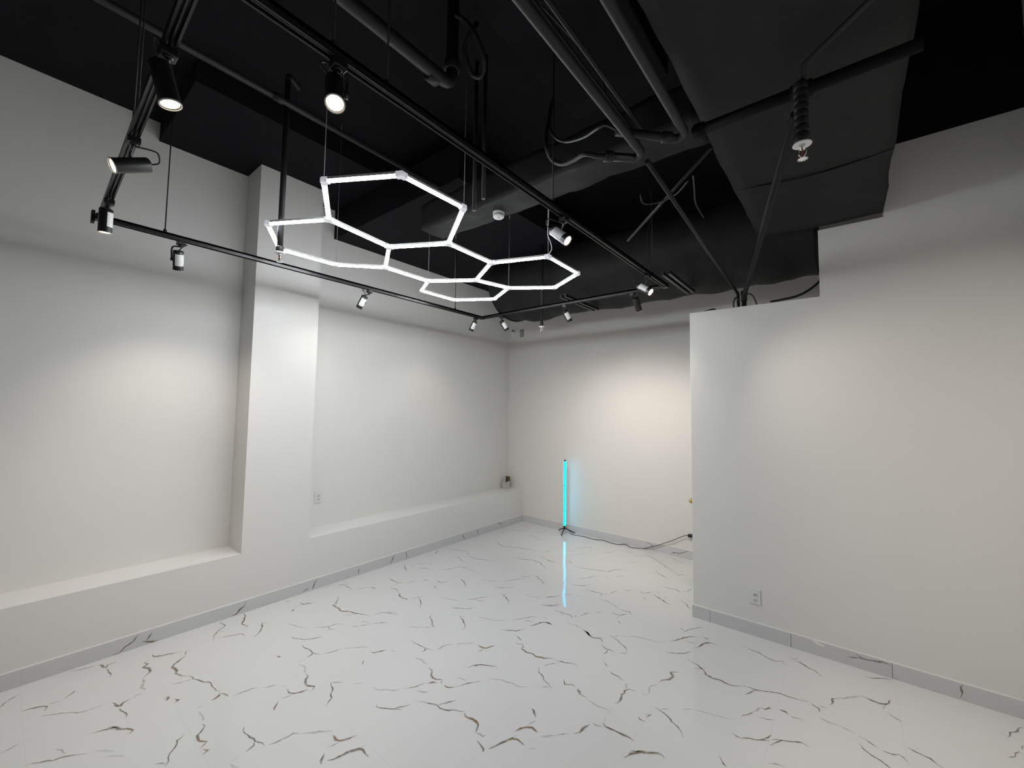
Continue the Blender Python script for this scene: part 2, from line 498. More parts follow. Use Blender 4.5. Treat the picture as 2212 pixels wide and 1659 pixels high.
# ------------------------------------------------------------------ mesh helpers
class MB:
    def __init__(s): s.v = []; s.f = []; s.m = []; s.sm = []; s.at = None
    def add(s, vs, fs, m=0, smooth=False):
        o = len(s.v); s.v += [V3(v) for v in vs]
        for f in fs: s.f.append([i+o for i in f]); s.m.append(m); s.sm.append(smooth)
        return s
    def box(s, a, b, m=0):
        x0, y0, z0 = [min(p, q) for p, q in zip(a, b)]; x1, y1, z1 = [max(p, q) for p, q in zip(a, b)]
        vs = [(x0, y0, z0), (x1, y0, z0), (x1, y1, z0), (x0, y1, z0), (x0, y0, z1), (x1, y0, z1), (x1, y1, z1), (x0, y1, z1)]
        return s.add(vs, [(3, 2, 1, 0), (4, 5, 6, 7), (0, 1, 5, 4), (1, 2, 6, 5), (2, 3, 7, 6), (3, 0, 4, 7)], m)
    def frame(s, d):
        d = V3(d).normalized(); u = d.cross(V3((0, 0, 1)))
        if u.length < 1e-3: u = d.cross(V3((0, 1, 0)))
        u.normalize(); return d, u, u.cross(d)
    def bar(s, a, b, w, h, m=0):
        """rectangular bar from a to b, w across level, h up"""
        a, b = V3(a), V3(b); d, u, w2 = s.frame(b-a)
        vs = [p + u*i*w/2 + w2*j*h/2 for p in (a, b) for i, j in ((-1, -1), (1, -1), (1, 1), (-1, 1))]
        return s.add(vs, [(3, 2, 1, 0), (4, 5, 6, 7), (0, 1, 5, 4), (1, 2, 6, 5), (2, 3, 7, 6), (3, 0, 4, 7)], m)
    def lathe(s, o, d, prof, n=20, m=0, cap=True):
        """prof: list of (distance along d, radius)"""
        o = V3(o); d, u, w = s.frame(d); vs = []
        for t, r in prof:
            for k in range(n):
                a = 2*PI*k/n; vs.append(o + d*t + (u*math.cos(a) + w*math.sin(a))*r)
        fs = [(i*n+k, i*n+(k+1) % n, (i+1)*n+(k+1) % n, (i+1)*n+k) for i in range(len(prof)-1) for k in range(n)]
        s.add(vs, fs, m, True)
        if cap:
            b = len(s.v)-len(vs)
            for i in (0, len(prof)-1):
                if prof[i][1] > 1e-5: s.f.append([b+i*n+k for k in range(n)]); s.m.append(m); s.sm.append(False)
        return s
    def cyl(s, a, b, r, n=16, m=0, r2=None):
        a, b = V3(a), V3(b); L = (b-a).length
        return s.lathe(a, b-a, [(0, r), (L, r if r2 is None else r2)], n, m)
    def tube(s, pts, r, n=10, m=0, smooth=4):
        pts = [V3(p) for p in pts]
        if smooth and len(pts) > 2:
            q = []
            P = [pts[0]*2-pts[1]] + pts + [pts[-1]*2-pts[-2]]
            for i in range(1, len(P)-2):
                for k in range(smooth):
                    t = k/smooth; a, b, c, d = P[i-1], P[i], P[i+1], P[i+2]
                    q.append(.5*((2*b) + (c-a)*t + (2*a-5*b+4*c-d)*t*t + (3*b-a-3*c+d)*t**3))
            pts = q + [pts[-1]]
        d0, u, w = s.frame(pts[1]-pts[0]); vs = []
        for i, p in enumerate(pts):
            t = (pts[min(i+1, len(pts)-1)] - pts[max(i-1, 0)]).normalized()
            u = (u - t*u.dot(t)).normalized(); w = t.cross(u)
            for k in range(n):
                a = 2*PI*k/n; vs.append(p + (u*math.cos(a)+w*math.sin(a))*r)
        fs = [(i*n+k, i*n+(k+1) % n, (i+1)*n+(k+1) % n, (i+1)*n+k) for i in range(len(pts)-1) for k in range(n)]
        s.add(vs, fs, m, True); b = len(s.v)-len(vs)
        s.f += [[b+k for k in range(n)], [b+(len(pts)-1)*n+k for k in range(n)]]; s.m += [m, m]; s.sm += [False, False]
        return s
    def build(s, name, mats, parent=None, origin=None, bevel=0.):
        if not isinstance(mats, (list, tuple)): mats = [mats]
        me = bpy.data.meshes.new(name); o0 = V3(origin) if origin is not None else V3((0, 0, 0))
        me.from_pydata([v-o0 for v in s.v], [], s.f)
        for mm in mats: me.materials.append(mm)
        me.polygons.foreach_set('material_index', s.m); me.polygons.foreach_set('use_smooth', s.sm)
        bm = bmesh.new(); bm.from_mesh(me); bmesh.ops.recalc_face_normals(bm, faces=bm.faces)
        bm.to_mesh(me); bm.free()
        ob = bpy.data.objects.new(name, me); C.objects.link(ob)
        if parent is not None:
            ob.parent = parent
            ob.location = o0 - parent_origin(parent)
        else: ob.location = o0
        if bevel:
            md = ob.modifiers.new('bevel', 'BEVEL'); md.width = bevel; md.segments = 2; md.limit_method = 'ANGLE'
        return ob

def parent_origin(o):
    p = V3(o.location)
    while o.parent is not None: o = o.parent; p = p + V3(o.location)
    return p

def tag(o, label=None, cat=None, group=None, kind=None):
    for k, v in (('label', label), ('category', cat), ('group', group), ('kind', kind)):
        if v: o[k] = v
    return o
def thing(name, loc, label, cat, group=None):
    o = bpy.data.objects.new(name, None); C.objects.link(o); o.location = loc; o.empty_display_size = .05
    return tag(o, label, cat, group)

def wrinkle(ob, amp, scale, seed=0, sub=0):
    """push a wrapped surface in and out a little so that it reads as soft wrap"""
    me = ob.data; bm = bmesh.new(); bm.from_mesh(me)
    if sub: bmesh.ops.subdivide_edges(bm, edges=bm.edges[:], cuts=sub, use_grid_fill=True)
    bm.normal_update()
    for v in bm.verts:
        n = noise.fractal(v.co*scale + V3((seed, seed*2, 0)), 1., 2., 4)
        v.co += v.normal*n*amp
    bm.to_mesh(me); bm.free()
    return ob

# ------------------------------------------------------------------ veins (surface pattern of the tiles)
def vein_strips(mb, key, place, scale=1.):
    """adds each vein as a hair-thin inlay strip; returns per-vertex (strength, brown, across)"""
    vals = {}
    for row in VEINS[key].split('\n'):
        q = [int(t) for t in row.split()]
        if len(q) < 6: continue
        s, br = q[0]/10, q[1]; P = [V3((q[i]/1000, q[i+1]/1000, 0)) for i in range(2, len(q), 2)]
        pts = []
        for a, b in zip(P, P[1:]):
            L = (b-a).length; k = max(1, int(L/.022)); n = (b-a).normalized().cross(V3((0, 0, 1)))
            for i in range(k):
                j = 0 if i == 0 else random.uniform(-1, 1)*min(.006, L*.1)
                pts.append(a.lerp(b, i/k) + n*j)
        pts.append(P[-1]); n_ = len(pts)
        w0 = (.0041 + .0044*max(0, s-.3) + (.0038 if br and s > .7 else 0) + (.004 if s < .45 else 0))*scale
        o = len(mb.v); vs = []; fs = []
        for i, p in enumerate(pts):
            t = (pts[min(i+1, n_-1)] - pts[max(i-1, 0)]).normalized(); nn = t.cross(V3((0, 0, 1)))
            e = min(i, n_-1-i)/max(1, (n_-1)/2); wd = w0*(.35+.65*min(1, e*1.7))*random.uniform(.6, 1.35)
            for side, ac in ((-1, 0.), (-.3, 1.), (.3, 1.), (1, 0.)):
                vals[o+len(vs)] = (min(1., s*1.2)*(.55+.45*min(1, e*2.2)), br, ac); vs.append(place(p + nn*side*wd))
        for i in range(n_-1):
            for k in range(3): fs.append((4*i+k, 4*i+k+1, 4*i+5+k, 4*i+4+k))
        mb.add(vs, fs, 1)
    return vals
def set_vein(ob, vals):
    a = ob.data.attributes.new('vein', 'FLOAT_VECTOR', 'POINT')
    for i, v in vals.items(): a.data[i].vector = v
    return ob

# ================================================================== THE ROOM
XR, YF, YB, YP = 5.21, -3.2, 5.566, 4.051          # right wall, front, back wall, partition
D, ZL, ZB, ZC = .337, .522, .105, 4.30             # recess depth, ledge, skirting, ceiling
Y1, Y2 = 1.429, 2.028                              # column
XP, ZLOW, XS, ZS, ZW = 3.115, 2.778, 4.105, 3.315, 3.84

mb = MB(); mb.add([(-D, YF, 0), (XR, YF, 0), (XR, YB, 0), (-D, YB, 0), (-D, YF, -.1), (XR, YF, -.1), (XR, YB, -.1), (-D, YB, -.1)],
                  [(0, 1, 2, 3), (7, 6, 5, 4), (0, 4, 5, 1), (1, 5, 6, 2), (2, 6, 7, 3), (3, 7, 4, 0)])
vals = vein_strips(mb, 'f', lambda p: (p.x, p.y, .0006))
fl = set_vein(mb.build('floor', [MARBLE, MARBLE_V]), vals)
tag(fl, 'polished white marble floor tiles with brown and grey veins', 'floor', kind='structure')

mb = MB()
mb.box((-D-.15, YF, 0), (-D, YB, ZC+.4))                       # back plane of the recesses
mb.box((-D, YF, 0), (0, YB, ZL))                               # low ledge running the whole wall
mb.box((-D, Y1, ZL), (0, Y2, ZC+.4))                           # column
tag(mb.build('wall_left', WALL), 'white left wall with two recesses, a column and a low ledge', 'wall', kind='structure')
mb = MB().box((-D-.15, YB, 0), (XR+.15, YB+.15, ZC+.8))
tag(mb.build('wall_back', WALL_BACK), 'warm white far wall behind the blue floor lamp', 'wall', kind='structure')
TH = .13
mb = MB()
prof = [(XP, 0), (XR, 0), (XR, ZW), (XS, ZW), (XS, ZLOW), (XP, ZLOW)]
prof = [(XP, 0), (XR, 0), (XR, ZW), (4.5, ZW), (4.5, ZS), (XS, ZS), (XS, ZLOW), (XP, ZLOW)]
n = len(prof)
mb.add([(x, YP, z) for x, z in prof] + [(x, YP+TH, z) for x, z in prof],
       [tuple(range(n))[::-1], tuple(range(n, 2*n))] + [(i, (i+1) % n, n+(i+1) % n, n+i) for i in range(n)])
tag(mb.build('wall_partition', WALL, bevel=.004), 'white stepped partition wall on the right with an outlet', 'wall', kind='structure')
mb = MB().box((4.5, YP, ZW), (XR, YP+TH, ZC+.8))
tag(mb.build('trim_1', CEIL), 'black painted band above the white partition wall', 'wall band', kind='structure')
mb = MB().box((XR, YF, 0), (XR+.15, YB, ZC+.8))
tag(mb.build('wall_right', WALL), 'white right side wall at the edge of the room', 'wall', kind='structure')
# front of the shop behind the photographer: piers, header and a glazed opening
mb = MB(); mb.box((-D-.15, YF-.15, 0), (.5, YF, ZC+.8)); mb.box((4.7, YF-.15, 0), (XR+.15, YF, ZC+.8)); mb.box((.5, YF-.15, 2.7), (4.7, YF, ZC+.8))
tag(mb.build('wall_front', WALL), 'white front wall around the shop window', 'wall', kind='structure')
mb = MB()
for x in (.5, 1.9, 3.3, 4.64): mb.box((x, YF-.1, 0), (x+.06, YF-.04, 2.7))
for z in (0., 2.64): mb.box((.56, YF-.1, z), (4.64, YF-.04, z+.06))
wf = tag(mb.build('window_1', TRACKM), 'dark framed shop window in the front wall', 'window', kind='structure')
GL = mat('window_glass', (1, 1, 1), .02, trans=1.)
MB().box((.56, YF-.075, .06), (4.64, YF-.067, 2.64)).build('pane', GL, wf)

mb = MB().box((-D-.15, YF-.15, ZC), (4.40, YB+.15, ZC+.12)); mb.box((4.40, YF-.15, ZC+.45), (XR+.15, YB+.15, ZC+.57)); mb.box((4.36, YF-.15, ZC), (4.40, YB, ZC+.5))
tag(mb.build('ceiling', CEIL), 'black painted open ceiling', 'ceiling', kind='structure')
mb = MB().box((-D, .739, 4.135), (.737, YB, ZC))
tag(mb.build('trim_2', CEIL), 'black boxed soffit along the top of the left wall', 'soffit', kind='structure')
mb = MB().box((-D, 2.333, 3.797), (1.75, YB, 4.134))
tag(mb.build('trim_3', CEIL), 'lower black soffit over the far left recess', 'soffit', kind='structure')
mb = MB().box((2.75, YF, 4.0), (3.42, 2.58, ZC))
tag(mb.build('trim_4', CEIL, bevel=.01), 'black boxed ceiling beam running away above the pipes', 'beam', kind='structure')

# skirtings
def skirting(name, key, boxes, place, label, caulk):
    mb = MB()
    for a, b in boxes: mb.box(a, b)
    vals = vein_strips(mb, key, place, 1.1)
    for a, b in caulk: mb.box(a, b, 2)
    return mb, vals
mb, vals = skirting('', 'L', [((0, YF, 0), (.011, YB, ZB))], lambda p: (.0116, p.x, min(ZB-.002, max(.002, p.y))), '', [((0, YF, ZB), (.009, YB, ZB+.006))])
set_vein(tag(mb.build('baseboard_left', [BASEM, BASEM_V, GROUT]), 'grey marble tile skirting along the left wall', 'baseboard', kind='structure'), vals)
mb, vals = skirting('', 'B', [((.011, YB-.011, 0), (XR, YB, ZB))], lambda p: (p.x, YB-.0116, min(ZB-.002, max(.002, p.y))), '', [((.011, YB-.009, ZB), (XR, YB, ZB+.005))])
set_vein(tag(mb.build('baseboard_back', [BASEM, BASEM_V, GROUT]), 'grey marble tile skirting along the far wall', 'baseboard', kind='structure'), vals)
mb, vals = skirting('', 'P', [((XP-.006, YP-.011, 0), (3.2555, YP, ZB)), ((3.258, YP-.011, 0), (3.8495, YP, ZB)), ((3.852, YP-.011, 0), (4.4425, YP, ZB)), ((4.445, YP-.011, 0), (XR, YP, ZB))],
                    lambda p: (p.x, YP-.0116, min(ZB-.002, max(.002, p.y))), '', [((XP-.006, YP-.009, ZB), (XR, YP, ZB+.006))])
c0 = at(1768, 1391, 'y', YP-.0118)
chip = [(-.037, .016), (-.020, .019), (.0, .012), (.020, .006), (.036, .001), (.039, -.004), (.026, -.010), (.014, -.008), (.004, -.011), (-.010, -.006), (-.022, -.001), (-.030, .004)]
mb.add([(c0.x+x, YP-.0118, c0.z+z) for x, z in chip], [tuple(range(len(chip)))], 3)
set_vein(tag(mb.build('baseboard_partition', [BASEM, BASEM_V, GROUT, CHIPM]), 'grey marble tile skirting with a white chip along the partition', 'baseboard', kind='structure'), vals)

# ================================================================== HEXAGON LIGHT
HV = {'A1':(2.080,1.035,3.071),'A2':(2.471,1.255,3.066),'A3':(2.476,1.704,3.065),'A4':(2.089,1.932,3.014),'A5':(1.698,1.712,3.012),'A6':(1.693,1.263,3.052),
      'B2':(1.302,1.043,3.054),'B3':(0.916,1.271,3.046),'B4':(0.921,1.720,3.050),'B5':(1.312,1.940,3.006),'C3':(2.094,2.381,3.003),'C4':(1.707,2.610,2.994),
      'C5':(1.316,2.389,3.004),'D2':(2.485,2.601,3.031),'D3':(2.490,3.050,3.016),'D4':(2.103,3.279,3.018),'D5':(1.712,3.058,3.030),'E4':(1.326,3.287,3.032),
      'E5':(0.935,3.067,3.036),'E6':(0.930,2.618,3.036)}
HV = {k: V3(v) for k, v in HV.items()}
EDGES = 'A1A2 A2A3 A3A4 A4A5 A5A6 A6A1 A6B2 B2B3 B3B4 B4B5 B5A5 A4C3 C3C4 C4C5 C5B5 C3D2 D2D3 D3D4 D4D5 D5C4 D5E4 E4E5 E5E6 E6C5'.split()
hexl = thing('hexagon_light', (1.7, 2.15, 3.03), 'white honeycomb light of five lit hexagons hanging under the black ceiling', 'light')
for e in EDGES:
    a, b = HV[e[:2]], HV[e[2:]]; d = (b-a).normalized(); a2, b2 = a+d*.026, b-d*.026
    mid = (a2+b2)/2; u = d.cross(V3((0, 0, 1))).normalized(); w = u.cross(d)
    mb = MB(); prof = [(math.cos(t), math.sin(t)) for t in [PI+PI*k/8 for k in range(9)]]
    R = .0126
    vs = [p + u*x*R + w*(z*R-.001) for p in (a2, b2) for x, z in prof]
    n = 9
    mb.add(vs, [(k, k+1, n+k+1, n+k) for k in range(n-1)] + [tuple(range(n)), tuple(range(n, 2*n))], 0, True)
    t_ = mb.build('light_tube', TUBE, hexl, mid)
    MB().bar(a2+w*.0070, b2+w*.0070, .028, .0135).build('tube_housing', ALU, t_, mid)
nb = {k: [] for k in HV}
for e in EDGES: nb[e[:2]].append(e[2:]); nb[e[2:]].append(e[:2])
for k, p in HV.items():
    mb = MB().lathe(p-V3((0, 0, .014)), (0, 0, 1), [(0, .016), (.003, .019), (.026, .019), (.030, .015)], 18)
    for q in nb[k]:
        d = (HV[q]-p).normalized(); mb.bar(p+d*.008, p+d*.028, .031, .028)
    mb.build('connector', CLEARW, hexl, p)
for k, zt in (('A1', ZC), ('A3', ZC), ('B3', ZC), ('B4', ZC), ('C5', ZC), ('D5', ZC), ('E5', 3.797), ('D2', 3.42)):
    p = HV[k]; x = p.copy()
    if k == 'C5': zt = 3.797
    if k == 'E5': zt = 3.797
    if k == 'D5': zt = 3.797 if p.x < 1.75 else ZC
    mb = MB().cyl(p+V3((0, 0, .016)), (p.x, p.y, zt), .0018, 6)
    mb.cyl((p.x, p.y, zt-.07), (p.x, p.y, zt), .005, 8)
    mb.build('suspension_wire', CABLEM, hexl, p)
p = HV['D2']
mb = MB().tube([p+V3((0, 0, .014)), p+V3((.02, .02, .06)), p+V3((.012, .01, .12)), p+V3((.0, -.005, .17)), p+V3((.002, -.004, .3)), p+V3((0, -.004, .42)), p+V3((-.012, -.02, .47)), p+V3((.02, -.03, .52))], .0042, 8)
mb.build('power_cable', WHITEP, hexl, p)

# ================================================================== LIGHTING TRACK
ZT = 3.0
xl = at(640, 585, 'z', ZT).x
P_LF = at(219, 470, 'z', ZT); P_LB = at(1040, 687, 'z', ZT); P_RB = at(1437, 617, 'z', ZT)
P_RF = at(403, 0, 'z', ZT)
P_LB.x = P_LF.x = (P_LB.x+P_LF.x)/2
P_RB.y = P_LB.y
dfr = (P_RF-P_LF).normalized(); P_RF = P_LF + dfr*((P_RB.x-P_LF.x)/dfr.x)
trk = thing('lighting_track', (P_LF+P_RB)/2, 'black rectangular lighting track hanging on thin rods around the honeycomb light', 'lighting track')
for a, b in ((P_LF, P_LB), (P_LB, P_RB), (P_RB, P_RF), (P_RF, P_LF)):
    d = (b-a).normalized(); u = d.cross(V3((0, 0, 1))).normalized()
    mb = MB().bar(a+V3((0, 0, .010)), b+V3((0, 0, .010)), .036, .014)
    for s in (-1, 1): mb.bar(a+u*s*.0145, b+u*s*.0145, .007, .034)
    mb.bar(a+V3((0, 0, -.006)), b+V3((0, 0, -.006)), .005, .012)
    mb.build('rail', TRACKM, trk, (a+b)/2)
for c in (P_LF, P_LB, P_RB, P_RF):
    MB().box(c-V3((.026, .026, .02)), c+V3((.026, .026, .019))).build('corner_joint', TRACKM, trk, c, .003)
pl = P_LF+V3((-.03, -.03, .012))
MB().box(pl-V3((.018, .012, .045)), pl+V3((.022, .004, .03))).build('end_plate', PIPEM, trk, pl)
def on_rail(px, py, side):
    q = at(px, py, 'z', ZT)
    if side == 'L': return V3((P_LF.x, q.y, ZT))
    if side == 'R': return V3((P_RB.x, q.y, ZT))
    if side == 'B': return V3((q.x, P_LB.y, ZT))
    t = (q.x-P_LF.x)/dfr.x; return P_LF+dfr*t
def top_z(x, y):
    if x < .737 and y > 2.333: return 3.797
    if x < .737 and y > .739: return 4.135
    if x < 1.75 and y > 2.333: return 3.797
    if 2.75 < x < 3.42 and y < 2.58: return 4.0
    return ZC
for px, py, s in ((355, 508, 'L'), (981, 672, 'L'), (1283, 648, 'B'), (1386, 602, 'R'), (836, 195, 'R'), (1194, 447, 'R'), (279, 300, 'F'), (722, 112, 'R')):
    q = on_rail(px, py, s)
    zt = top_z(q.x, q.y)
    if 2.9 < q.x and q.y > 2.0 and zt > 3.9: zt = min(zt, ZC)
    if s == 'B': zt = 3.2
    mb = MB().cyl(q+V3((0, 0, .017)), (q.x, q.y, zt), .0038, 8); mb.lathe(q+V3((0, 0, .017)), (0, 0, 1), [(0, .010), (.018, .010), (.024, .005)], 10)
    mb.build('hanger_rod', PIPEM, trk, q)
q = on_rail(290, 275, 'F'); MB().cyl(q+V3((0, 0, .017)), (q.x+.012, q.y, ZC), .003, 8).build('hanger_rod', PIPEM, trk, q)
q = on_rail(1382, 598, 'R'); MB().tube([q+V3((0, 0, .017)), q+V3((-.02, 0, .3)), q+V3((.015, .01, .6)), V3((q.x-.03, q.y, 3.9))], .004, 8).build('feed_cable', BLACKP, trk, q)

# ================================================================== TRACK SPOTLIGHTS
def can_mesh(bm_like, c, d):
    mb = MB().lathe(c, d, [(-.066, .020), (-.064, .027), (-.060, .030), (.060, .030), (.066, .0315), (.068, .0315), (.068, .027), (.058, .025)], 24)
    return mb
def spot(aim, adp, ctr, label, sticker=True, lit=True, power=25., size=62, cable=1, warm=(1., .91, .80)):
    """adp: point on the rail, ctr: middle of the can, aim: direction the lamp throws"""
    aim = V3(aim).normalized()
    t = thing('track_spotlight', adp, label, 'spotlight', 'spotlights on the ceiling track')
    side = aim.cross(V3((0, 0, 1)))
    if side.length < .2: side = V3((1, 0, 0))
    side.normalize()
    if side.dot(EYE-ctr) < 0: side = -side
    mb = MB().box(adp+V3((-.022, -.022, -.045)), adp+V3((.022, .022, -.0175))); mb.lathe(adp+V3((0, 0, -.05)), (0, 0, 1), [(0, .012), (.008, .014)], 12)
    mb.build('adapter', TRACKM, t, adp, .003)
    kn = ctr - side*.036
    top = adp + V3((0, 0, -.05)); el = V3((kn.x, kn.y, top.z-.012))
    mb = MB().tube([top, top+V3((0, 0, -.006)), el, kn+V3((0, 0, .01)), kn], .0055, 8, smooth=3)
    mb.lathe(kn-side*.006, side, [(0, .011), (.012, .011), (.014, .004)], 14)
    mb.build('bracket', TRACKM, t, top)
    body = can_mesh(None, ctr, aim).build('lamp_body', CANM, t, ctr)
    mb = MB().lathe(ctr+aim*.0585, aim, [(0, .0), (.001, .0255), (.006, .0255)], 24, cap=False)
    mb.lathe(ctr+aim*.0592, aim, [(0.0, .024), (.003, .018), (.0045, .008), (.005, .0001)], 20)
    mb.build('lens', LENS, body, ctr+aim*.06)
    MB().lathe(ctr+aim*.066, aim, [(0, .0318), (.0032, .0318), (.0034, .0275), (.0, .0275)], 24, cap=False).build('front_ring', PINKBOX, body, ctr+aim*.066)
    if sticker:
        # label wrapped round the side that faces the room
        d = aim; f = (EYE-ctr); f = (f-d*f.dot(d)).normalized(); g = d.cross(f); vs = []; n = 9
        for tt in (-.044, .036):
            for k in range(n):
                a = math.radians((-70 if label.startswith('lit spotlight hanging') else -22)-58+116*k/(n-1)); vs.append(ctr + d*tt + (f*math.cos(a)+g*math.sin(a))*.0305)
        ob = MB().add(vs, [(k, k+1, n+k+1, n+k) for k in range(n-1)], 0, True).build('sticker', STICK, body, ctr)
        tag(ob, 'white printed sticker')
    if cable:
        b = ctr-aim*.064; o = side*.045*cable
        MB().tube([b, b-aim*.03+o*.5, b-aim*.02+o+V3((0, 0, .03)), b+o*.6+V3((0, 0, .055)), top+V3((0, 0, -.004))], .0032, 8).build('cable', BLACKP, t, b)
    if lit:
        ld = bpy.data.lights.new('spot_beam', 'SPOT'); ld.energy = power; ld.color = warm; ld.spot_size = math.radians(size); ld.spot_blend = .9
        ld.shadow_soft_size = .02
        lo = bpy.data.objects.new('spot_beam', ld); C.objects.link(lo); lo.parent = body
        lo.matrix_parent_inverse = Matrix.Identity(4); lo.location = aim*.075; lo.rotation_euler = aim.to_track_quat('-Z', 'Y').to_euler()
    return t
def hung(px, py, adp, dist=None):
    """middle of a can seen at (px,py), at the same distance in front of the eye as its rail clamp"""
    d = FW + RT*(px-1106)/F_PX - UP*(py-829.5)/F_PX
    k = (adp-EYE).dot(FW) if dist is None else dist
    return EYE + d*k
HEADS = [
 # adapter px, rail, can px, aim, label, sticker, power
 ((366, 96), 'F', (356, 180), (.10, .25, -1), 'lit spotlight pointing straight down high on the front rail, tall slanted can', False, SP[0]),
 ((286, 288), 'F', (285, 357), (.05, -.86, -.45), 'lit spotlight turned sideways to the left on the thick front rail', False, SP[1]),
 ((232, 424), 'F', (228, 476), (-.12, .02, -1), 'lit spotlight hanging down at the left front corner of the track', True, SP[2]),
 ((386, 521), 'L', (385, 562), (-.42, .12, -.88), 'spotlight with white sticker beside the column, first on the left rail', True, SP[3]),
 ((783, 628), 'L', (782, 652), (-.56, -.12, -.80), 'spotlight in the middle of the left rail below the left hexagon', True, SP[4]),
 ((1024, 684), 'L', (1022, 704), (-.50, -.05, -.86), 'spotlight at the far end of the left rail, nearest the rail corner', True, SP[5]),
 ((1086, 680), 'B', (1089, 703), (.12, .64, -.72), 'tilted spotlight on the back rail next to the rail corner', True, SP[6]),
 ((1222, 656), 'B', (1225, 682), (.10, .64, -.72), 'tilted spotlight in the middle of the back rail, right of the hanging sprinkler', True, SP[7]),
 ((1375, 635), 'B', (1376, 657), (.05, .56, -.80), 'dark spotlight without sticker at the right end of the back rail', False, SP[8]),
 ((727, 128), 'R', (723, 198), (.40, -.16, -.90), 'glowing spotlight facing the room, nearest on the right rail', False, SP[9]),
 ((1207, 468), 'R', (1209, 508), (.74, .10, -.66), 'glowing spotlight above the far tip of the honeycomb light', True, SP[10]),
 ((1391, 592), 'R', (1392, 624), (.82, -.06, -.57), 'glowing spotlight at the far end of the right rail', True, SP[11]),
]
for (ax, ay), s, (bx, by), aim, lab, st, pw in HEADS:
    adp = on_rail(ax, ay, s); ctr = hung(bx, by, adp)
    spot(aim, adp, ctr, lab, st, True, pw, SPOT_DEG, 1)

# ================================================================== SPRINKLERS
def sprinkler(x, y, zt, zb, label, r=.0165, arm=None, lagged=False, kind=0):
    t = thing('sprinkler_drop', (x, y, zb), label, 'sprinkler', 'ceiling sprinklers')
    mb = MB().cyl((x, y, zb+.03), (x, y, zt), r)
    if arm: mb.tube([(x, y, zt), (x, y, zt+.03), V3((x, y, zt+.05))+V3(arm)*.3, V3((x, y, zt+.05))+V3(arm)], r, 12)
    if lagged:
        for k in range(7): mb.lathe((x, y, zb+.05+k*(zt-zb-.05)/7), (0, 0, 1), [(0, r*1.0), (.012, r*1.22), (.03, r*1.25), (.04, r*1.05)], 16)
    mb.build('drop_pipe', PIPEM, t, (x, y, zt))
    MB().lathe((x, y, zb+.012), (0, 0, 1), [(0, r*1.1), (.006, r*1.35), (.034, r*1.35), (.042, r*1.1)], 18).build('reducer', PIPEM, t, (x, y, zb))
    MB().lathe((x, y, zb+.004), (0, 0, 1), [(0, .030), (.002, .034), (.008, .030), (.010, .018)], 24).build('escutcheon', WHITEP, t, (x, y, zb))
    mb = MB().cyl((x, y, zb-.012), (x, y, zb+.006), .011, 14)
    for s in (-1, 1): mb.tube([(x+s*.010, y, zb-.01), (x+s*.013, y, zb-.022), (x+s*.010, y, zb-.036), (x+s*.002, y, zb-.046)], .0025, 8)
    mb.lathe((x, y, zb-.052), (0, 0, 1), [(0, .006), (.004, .007)], 12)
    mb.lathe((x, y, zb-.054), (0, 0, 1), [(0, .014), (.002, .0145), (.003, .006)], 20)
    for k in range(10):
        a = 2*PI*k/10; mb.bar((x+math.cos(a)*.012, y+math.sin(a)*.012, zb-.053), (x+math.cos(a)*.019, y+math.sin(a)*.019, zb-.054), .005, .0016)
    hd = mb.build('sprinkler_head', CHROME, t, (x, y, zb))
    MB().cyl((x, y, zb-.044), (x, y, zb-.012), .0028, 8).build('glass_bulb', BULBR, hd, (x, y, zb-.03))
    return t
q = at(604, 549, 'x', 1.30)
sprinkler(q.x, q.y, 4.10, q.z, 'sprinkler on a long black drop pipe crossing the left hexagon', .0185, (-.10, .12, .02))
q = at(1170, 707, 'y', 3.95)
sprinkler(q.x, q.y, 3.797, q.z, 'small far sprinkler hanging in front of the back wall, left of the back rail spotlight', .016)
q = at(1733, 316, 'z', 2.93)
sprinkler(q.x, q.y, 3.19, q.z, 'near sprinkler on a lagged pipe under the wrapped duct, right of the slanted pole', .021, None, True)
SPR = q.copy()

# ================================================================== DUCTS, PIPES AND CABLES OVERHEAD
def grid_box(a, b, nx, ny, nz):
    """closed box with gridded faces, for soft wrapped ducts"""
    bm = bmesh.new(); bmesh.ops.create_cube(bm, size=1.)
    me = bpy.data.meshes.new('tmp'); 
    for v in bm.verts: v.co = V3((a[0]+(v.co.x+.5)*(b[0]-a[0]), a[1]+(v.co.y+.5)*(b[1]-a[1]), a[2]+(v.co.z+.5)*(b[2]-a[2])))
    for ax, cuts in ((0, nx), (1, ny), (2, nz)):
        ed = [e for e in bm.edges if abs((e.verts[0].co-e.verts[1].co)[ax]) > 1e-4 and abs((e.verts[0].co-e.verts[1].co).length-abs((e.verts[0].co-e.verts[1].co)[ax])) < 1e-4]
        bmesh.ops.subdivide_edges(bm, edges=ed, cuts=cuts, use_grid_fill=True)
    bm.verts.index_update(); mb = MB(); mb.add([v.co.copy() for v in bm.verts], [[v.index for v in f.verts] for f in bm.faces], 0, True); bm.free()
    return mb
duct = wrinkle(grid_box((3.705, -1.6, 3.336), (4.495, YP-.03, 3.95), 9, 60, 5).build('wide_duct', DUCTM, None, (4.1, 1.2, 3.64)), .012, 2.6, 3)
tag(duct, 'wide black insulated duct running overhead to the stepped partition wall', 'duct')
for y0, sl, bow in ((1.30, -.20, .10), (3.02, .05, .06)):
    MB().tube([(3.71, y0, 3.334), (3.9, y0+sl*.3+bow*.6, 3.331), (4.1, y0+sl*.55+bow, 3.331), (4.3, y0+sl*.8+bow*.7, 3.331), (4.49, y0+sl, 3.334)], .0055, 8).build('seam', DUCTM, duct, (4.1, y0, 3.33))

